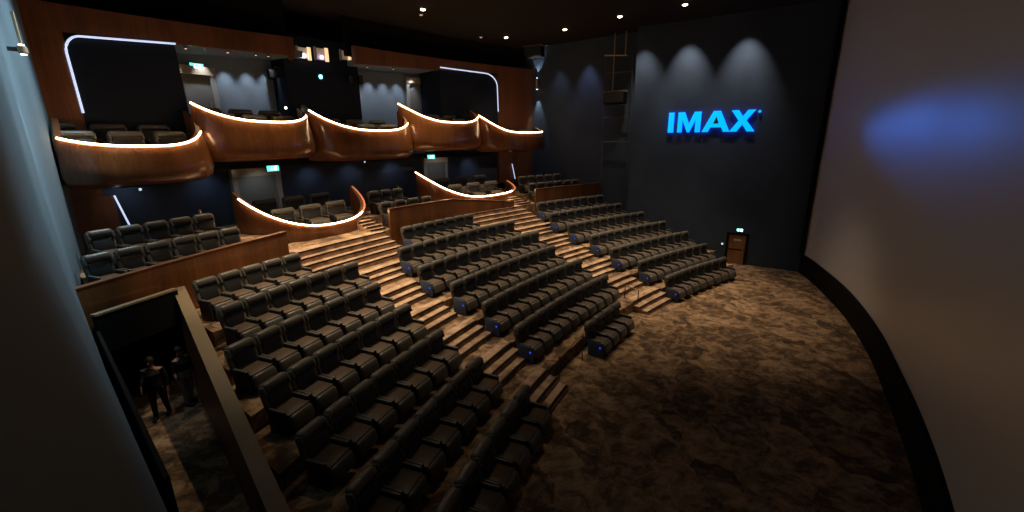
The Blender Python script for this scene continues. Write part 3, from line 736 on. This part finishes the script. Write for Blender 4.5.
rail('short handrail post at the foot of the farther stairs', [((3.35, yon(3.35, rho(7) + .25), 0), .9), ((3.35, yon(3.35, rho(7) + .85), .1), .9)])

# ------------------------------------------------------------------ ceiling lights
def downlight(lab, x, y, z, strong=True, r=.13):
    t = tag(empty('ceiling_downlight', (x, y, z)), lab, 'ceiling light', 'recessed ceiling downlights')
    m = MB(); m.lathe([(r + .05, -.0), (r + .05, -.03), (r, -.03), (r, -.0)], 16); m.build('trim_ring', M['steel'], t)
    m = MB(); m.lathe([(r * .95, -.02), (r * .8, -.06), (r * .4, -.08)], 14); m.build('lens', M['lens'] if strong else M['lens_dim'], t)
for lab, x, y, s in (('bright ceiling downlight, alone above the balcony boxes', 2.61, 17.5, True), ('bright ceiling downlight above the far end boxes', 10.06, 18.1, True),
                     ('bright ceiling downlight near the far wall, second from the back corner', 10.64, 14.14, True), ('bright ceiling downlight above the steel frame', 10.05, 10.44, True),
                     ('bright ceiling downlight above the glowing letters', 10.05, 7.09, True)):
    downlight(lab, x, y, CEIL, s)
downlight('dim ceiling downlight behind the lone bright one above the boxes', 3.2, 18.3, CEIL, False, .09)
downlight('dim ceiling downlight in front of the far wooden fascia', 8.9, 19.2, CEIL - .02, False, .09)
for i, (th, z) in enumerate(((-9.4, 10.67), (-8.6, 10.72), (-6.6, 10.78), (-5.1, 10.84), (-4.4, 10.86), (2.3, 10.96), (4.4, 11.02))):
    t = tag(empty('soffit_spotlight', P(th, RHO1 + PF + .1, zs(th) - .03)), f'tiny spotlight under the wooden fascia, {ORD[i+1]} from the near side', 'ceiling light', 'tiny spotlights under the fascia')
    m = MB(); m.lathe([(.07, .06), (.07, -.04), (.05, -.04)], 10); m.build('housing', M['steel'], t)
    m = MB(); m.lathe([(.045, -.042), (.03, -.06)], 10); m.build('lens', M['lens_gold_reveal'], t)

# ------------------------------------------------------------------ people in the entrance pit
def person(lab, loc, rz, J, top, trous, hairlong=.0):
    """J: joint positions (local) of a standing figure"""
    t = empty('person', loc, rz)
    names = list(J['v'].keys()); me = bpy.data.meshes.new('body')
    me.from_pydata([J['v'][n][0] for n in names], [(names.index(a), names.index(b)) for a, b in J['e']], [])
    o = bpy.data.objects.new('person', me)
    COL.objects.link(o); bpy.data.objects.remove(t)
    o.location = loc; o.rotation_euler = (0, 0, rz)
    tag(o, lab, 'person')
    sk = o.modifiers.new('skin', 'SKIN'); sk.use_smooth_shade = True
    for i, n in enumerate(names):
        r = J['v'][n][1]; me.skin_vertices[0].data[i].radius = r if isinstance(r, tuple) else (r, r)
        me.skin_vertices[0].data[i].use_root = (n == 'pelvis')
    ss = o.modifiers.new('sub', 'SUBSURF'); ss.levels = 1; ss.render_levels = 2
    me.materials.append(M['skin'])
    def cloth(name, chain, mat, grow):
        m = MB()
        for ch in chain:
            m.tube([J['v'][n][0] for n in ch], [((J['v'][n][1][0] if isinstance(J['v'][n][1], tuple) else J['v'][n][1]) * grow) for n in ch], 12)
        c = m.build(name, mat, o, smooth=True); return c
    cloth('shirt', [('pelvis', 'waist', 'chest', 'neckbase'), ('shl', 'ell', 'wml'), ('shr', 'elr', 'wmr')], top, 1.18)
    cloth('trousers', [('hipl', 'knl', 'anl'), ('hipr', 'knr', 'anr'), ('waist', 'pelvis', 'crotch')], trous, 1.22)
    m = MB(); bm = bmesh.new(); bmesh.ops.create_uvsphere(bm, u_segments=14, v_segments=10, radius=.112); 
    bmesh.ops.delete(bm, geom=[v for v in bm.verts if v.co.z < -.02 and v.co.y < .03], context='VERTS')
    m.bm(bm, Vector(J['v']['head'][0]) + Vector((0, .012, .03))); m.build('hair', M['hair'], o, smooth=True)
    m = MB()
    hd = Vector(J['v']['head'][0])
    for s in (-1, 1):
        bm = bmesh.new(); bmesh.ops.create_uvsphere(bm, u_segments=8, v_segments=6, radius=.012); m.bm(bm, hd + Vector((s * .033, -.092, .01)))
    m.build('eyes', M['black'], o, smooth=True)
    m = MB(); m.tube([hd + Vector((0, -.095, .015)), hd + Vector((0, -.118, -.018)), hd + Vector((0, -.095, -.03))], [.008, .014, .008], 6); m.build('nose', M['skin'], o, smooth=True)
    for s, a in ((-1, 'anl'), (1, 'anr')):
        m = MB(); b = Vector(J['v'][a][0]); m.rbox(b + Vector((0, -.06, -.035)), (.095, .26, .085), .035, 3); m.build('shoe', M['cloth_dark'], o, smooth=True)
    return o
def joints(stride=.08, armbend=.0, lean=0.):
    v = {'pelvis': ((0, 0, .95), (.15, .11)), 'crotch': ((0, 0, .86), (.13, .10)), 'waist': ((0, 0, 1.08), (.135, .10)), 'chest': ((0, -.01 + lean, 1.32), (.165, .115)), 'neckbase': ((0, lean, 1.46), (.07, .065)),
         'neck': ((0, -.005 + lean, 1.53), .055), 'head': ((0, -.02 + lean, 1.64), (.085, .1)), 'crown': ((0, -.01 + lean, 1.73), (.06, .07)),
         'shl': ((-.19, lean, 1.42), .055), 'ell': ((-.25, .02, 1.13), .042), 'wml': ((-.25, -.05 - armbend, .92 + armbend), .034), 'wrl': ((-.25, -.06 - armbend, .89 + armbend), .026),
         'shr': ((.19, lean, 1.42), .055), 'elr': ((.25, .03, 1.13), .042), 'wmr': ((.26, -.03, .91), .034), 'wrr': ((.26, -.04, .88), .026),
         'hipl': ((-.1, 0, .9), .085), 'knl': ((-.11, -stride * .7, .5), .06), 'anl': ((-.11, -stride, .08), .042),
         'hipr': ((.1, 0, .9), .085), 'knr': ((.11, stride * .1, .5), .06), 'anr': ((.11, stride, .08), .042)}
    e = [('pelvis', 'waist'), ('pelvis', 'crotch'), ('waist', 'chest'), ('chest', 'neckbase'), ('neckbase', 'neck'), ('neck', 'head'), ('head', 'crown'), ('chest', 'shl'), ('shl', 'ell'), ('ell', 'wml'), ('wml', 'wrl'),
         ('chest', 'shr'), ('shr', 'elr'), ('elr', 'wmr'), ('wmr', 'wrr'), ('pelvis', 'hipl'), ('hipl', 'knl'), ('knl', 'anl'), ('pelvis', 'hipr'), ('hipr', 'knr'), ('knr', 'anr')]
    for s, w_ in (('l', 'wrl'), ('r', 'wrr')):
        b = Vector(v[w_][0]); sx = 1 if s == 'l' else -1
        palm = b + Vector((0, -.01, -.07)); v['pm' + s] = (tuple(palm), (.018, .036)); e.append((w_, 'pm' + s))
        for i, (oy, ln) in enumerate(((-.03, .072), (-.01, .082), (.01, .076), (.029, .058))):
            a = palm + Vector((0, oy, -.03)); m_ = a + Vector((0, oy * .1, -ln * .5)); tip = m_ + Vector((sx * .012, -.004, -ln * .5))
            v[f'f{s}{i}a'] = (tuple(a), .009); v[f'f{s}{i}b'] = (tuple(m_), .0085); v[f'f{s}{i}c'] = (tuple(tip), .007)
            e += [('pm' + s, f'f{s}{i}a'), (f'f{s}{i}a', f'f{s}{i}b'), (f'f{s}{i}b', f'f{s}{i}c')]
        a = palm + Vector((sx * .008, -.04, .01)); b2 = a + Vector((sx * .012, -.018, -.035))
        v['t' + s + 'a'] = (tuple(a), .01); v['t' + s + 'b'] = (tuple(b2), .008); e += [('pm' + s, 't' + s + 'a'), ('t' + s + 'a', 't' + s + 'b')]
    return {'v': v, 'e': e}
person('person in pale grey trousers and dark top standing at the bottom of the entrance pit', (-10.7, 13.5, 0), rad(25), joints(.06), M['cloth_dark'], M['cloth_pale'])
person('person in dark clothes standing beside the one in pale trousers in the entrance pit', (-11.35, 13.4, 0), rad(-30), joints(.12, .12), M['cloth_dark'], M['cloth_dark'])

# ------------------------------------------------------------------ lights
def spot(name, loc, target, power, col, angle, blend=.6, size=.08):
    l = bpy.data.lights.new(name, 'SPOT'); l.energy = power; l.color = col; l.spot_size = rad(angle); l.spot_blend = blend; l.shadow_soft_size = size
    o = bpy.data.objects.new(name, l); COL.objects.link(o); o.location = loc
    o.rotation_euler = (Vector(target) - Vector(loc)).to_track_quat('-Z', 'Y').to_euler(); return o
WARM = (1., .76, .5)
# house downlights in the ceiling, the last one added to brighten the near rows
for x, y, pw, an in ((2.61, 17.3, 2000, 75), (10.06, 17.7, 900, 65), (10.64, 14.1, 1200, 60), (10.05, 10.44, 1600, 60), (10.05, 7.09, 2300, 60),
                 (-4.6, 14.0, 5000, 62), (-5.5, 17, 1500, 60), (0, 12, 1500, 70), (4.8, 13.3, 3000, 70), (4.5, 8.5, 1800, 70), (-2.2, 10., 1300, 55), (6.8, 4.6, 2700, 70),
                 (-7.4, 11.9, 2400, 52), (-9.8, 16.6, 1000, 50), (-6.5, 8.5, 420, 55)):
    spot('house_and_fill_spot', (x, y, CEIL - .12), (x - 1.3 if x > 9 else x, y, 0), pw, WARM, an, .9)
spot('house_and_fill_spot', (-9.0, 9.3, CEIL - .12), (-9.4, 13.9, 3.6), 1500, WARM, 26, .9)  # added spot that brightens the long parapet, without a fixture
# washers on the far side wall
for y, pw in ((10.1, 560), (7.6, 800), (4.7, 800)):
    spot('wall_washer', (far_x(y) - 1.25, y, 13.25), (far_x(y), y, 9.9), pw, (1., .93, .86), 58, 1.)
spot('wall_washer', (13.2, 14.2, 13.0), (13.9, 14.2, 8), 260, (.62, .62, 1.), 55, .9)
spot('wall_washer', (13.1, 16.5, 12.9), (13.9, 16.3, 8), 120, (.6, .75, 1.), 55, .9)
spot('sconce_down', (13.72, 18.2, 10.5), (13.8, 18.2, 5), 380, (.75, .9, 1.), 40, .5, .03)
spot('sconce_up', (13.72, 18.2, 11.4), (13.78, 18.2, 14), 160, (.8, .9, 1.), 60, .5, .03)
# washers on the near side wall
for y, z, pw in ((16, 8.4, 4400), (12, 8.4, 4800), (8, 8.8, 2600)):
    spot('wall_washer', (near_x(y) + 5, y, CEIL - .15), (near_x(y), y, z), pw, (.66, .9, 1.), 58, 1., .4)
spot('sconce_down', (near_x(13.4) + .28, 13.4, 8.85), (near_x(13.4) + .1, 13.4, 4), 160, (.7, .85, 1.), 35, .5, .03)
# spots under the fascia washing the recess wall
for th in (-8.3, -6.9, -5.6, -4.4, -3.3, 2.7, 3.9, 5.1, 6.3, 7.4):
    spot('recess_spot', P(th, RHO1 + 8.25, zs(th) - .02), P(th, RHO1 + 8.75, 8.6), 135, (.8, .9, 1.), 66, 1., .04)
# added blue spot at the sign, stands in for its glow on the screen
g = spot('sign_glow_fill', (12.7, 5.4, 7.95), (5.4, -1.75, 6.95), 520, (.03, .2, 1.), 46, 1., .5); g.scale = (1, .40, 1)
spot('door_light', P(-6.3, RHO1 + 5.4, 5.9), P(-6.3, RHO1 + 6.5, 4.5), 18, (.85, .95, 1.), 110, .8)
spot('door_light', P(7.4, RHO1 + 5.0, 5.95), P(7.6, RHO1 + 6.5, 4.6), 18, (.85, .95, 1.), 110, .8)
for th in (-12.5, -9.0, -3.0, 0., 3.5, 11.):
    spot('under_balcony_fill', P(th, RHO1 + 5.9, 5.95), P(th, RHO1 + 6.6, 4.6), 14, (.55, .72, 1.), 130, 1., .05)  # added fill spots that lift the dark back wall under the balcony
spot('vestibule_light', (-11.0, 15.2, 2.2), (-10.8, 13.2, 0), 5, (1., .8, .6), 100, .8)

W = bpy.data.worlds.new('world'); S.world = W; W.use_nodes = True
W.node_tree.nodes['Background'].inputs[0].default_value = (.5, .55, .7, 1); W.node_tree.nodes['Background'].inputs[1].default_value = .0

# ------------------------------------------------------------------ camera
cam = bpy.data.cameras.new('camera'); co = bpy.data.objects.new('camera', cam); COL.objects.link(co); S.camera = co
r_ = Vector((0.60388, -0.79703, -0.00894)); u_ = Vector((0.2138, 0.15117, 0.96511)); f_ = Vector((0.76787, 0.58472, -0.26169))
mw = Matrix((r_, u_, -f_)).transposed().to_4x4(); mw.translation = (-13.713, -.3166, 7.167); co.matrix_world = mw
cam.sensor_width = 36; cam.lens = 432.13 / 1024 * 36; cam.clip_start = .02
S.view_settings.view_transform = 'Standard'; S.view_settings.look = 'None'; S.view_settings.gamma = 1; S.view_settings.exposure = 0
S.view_settings.use_curve_mapping = False
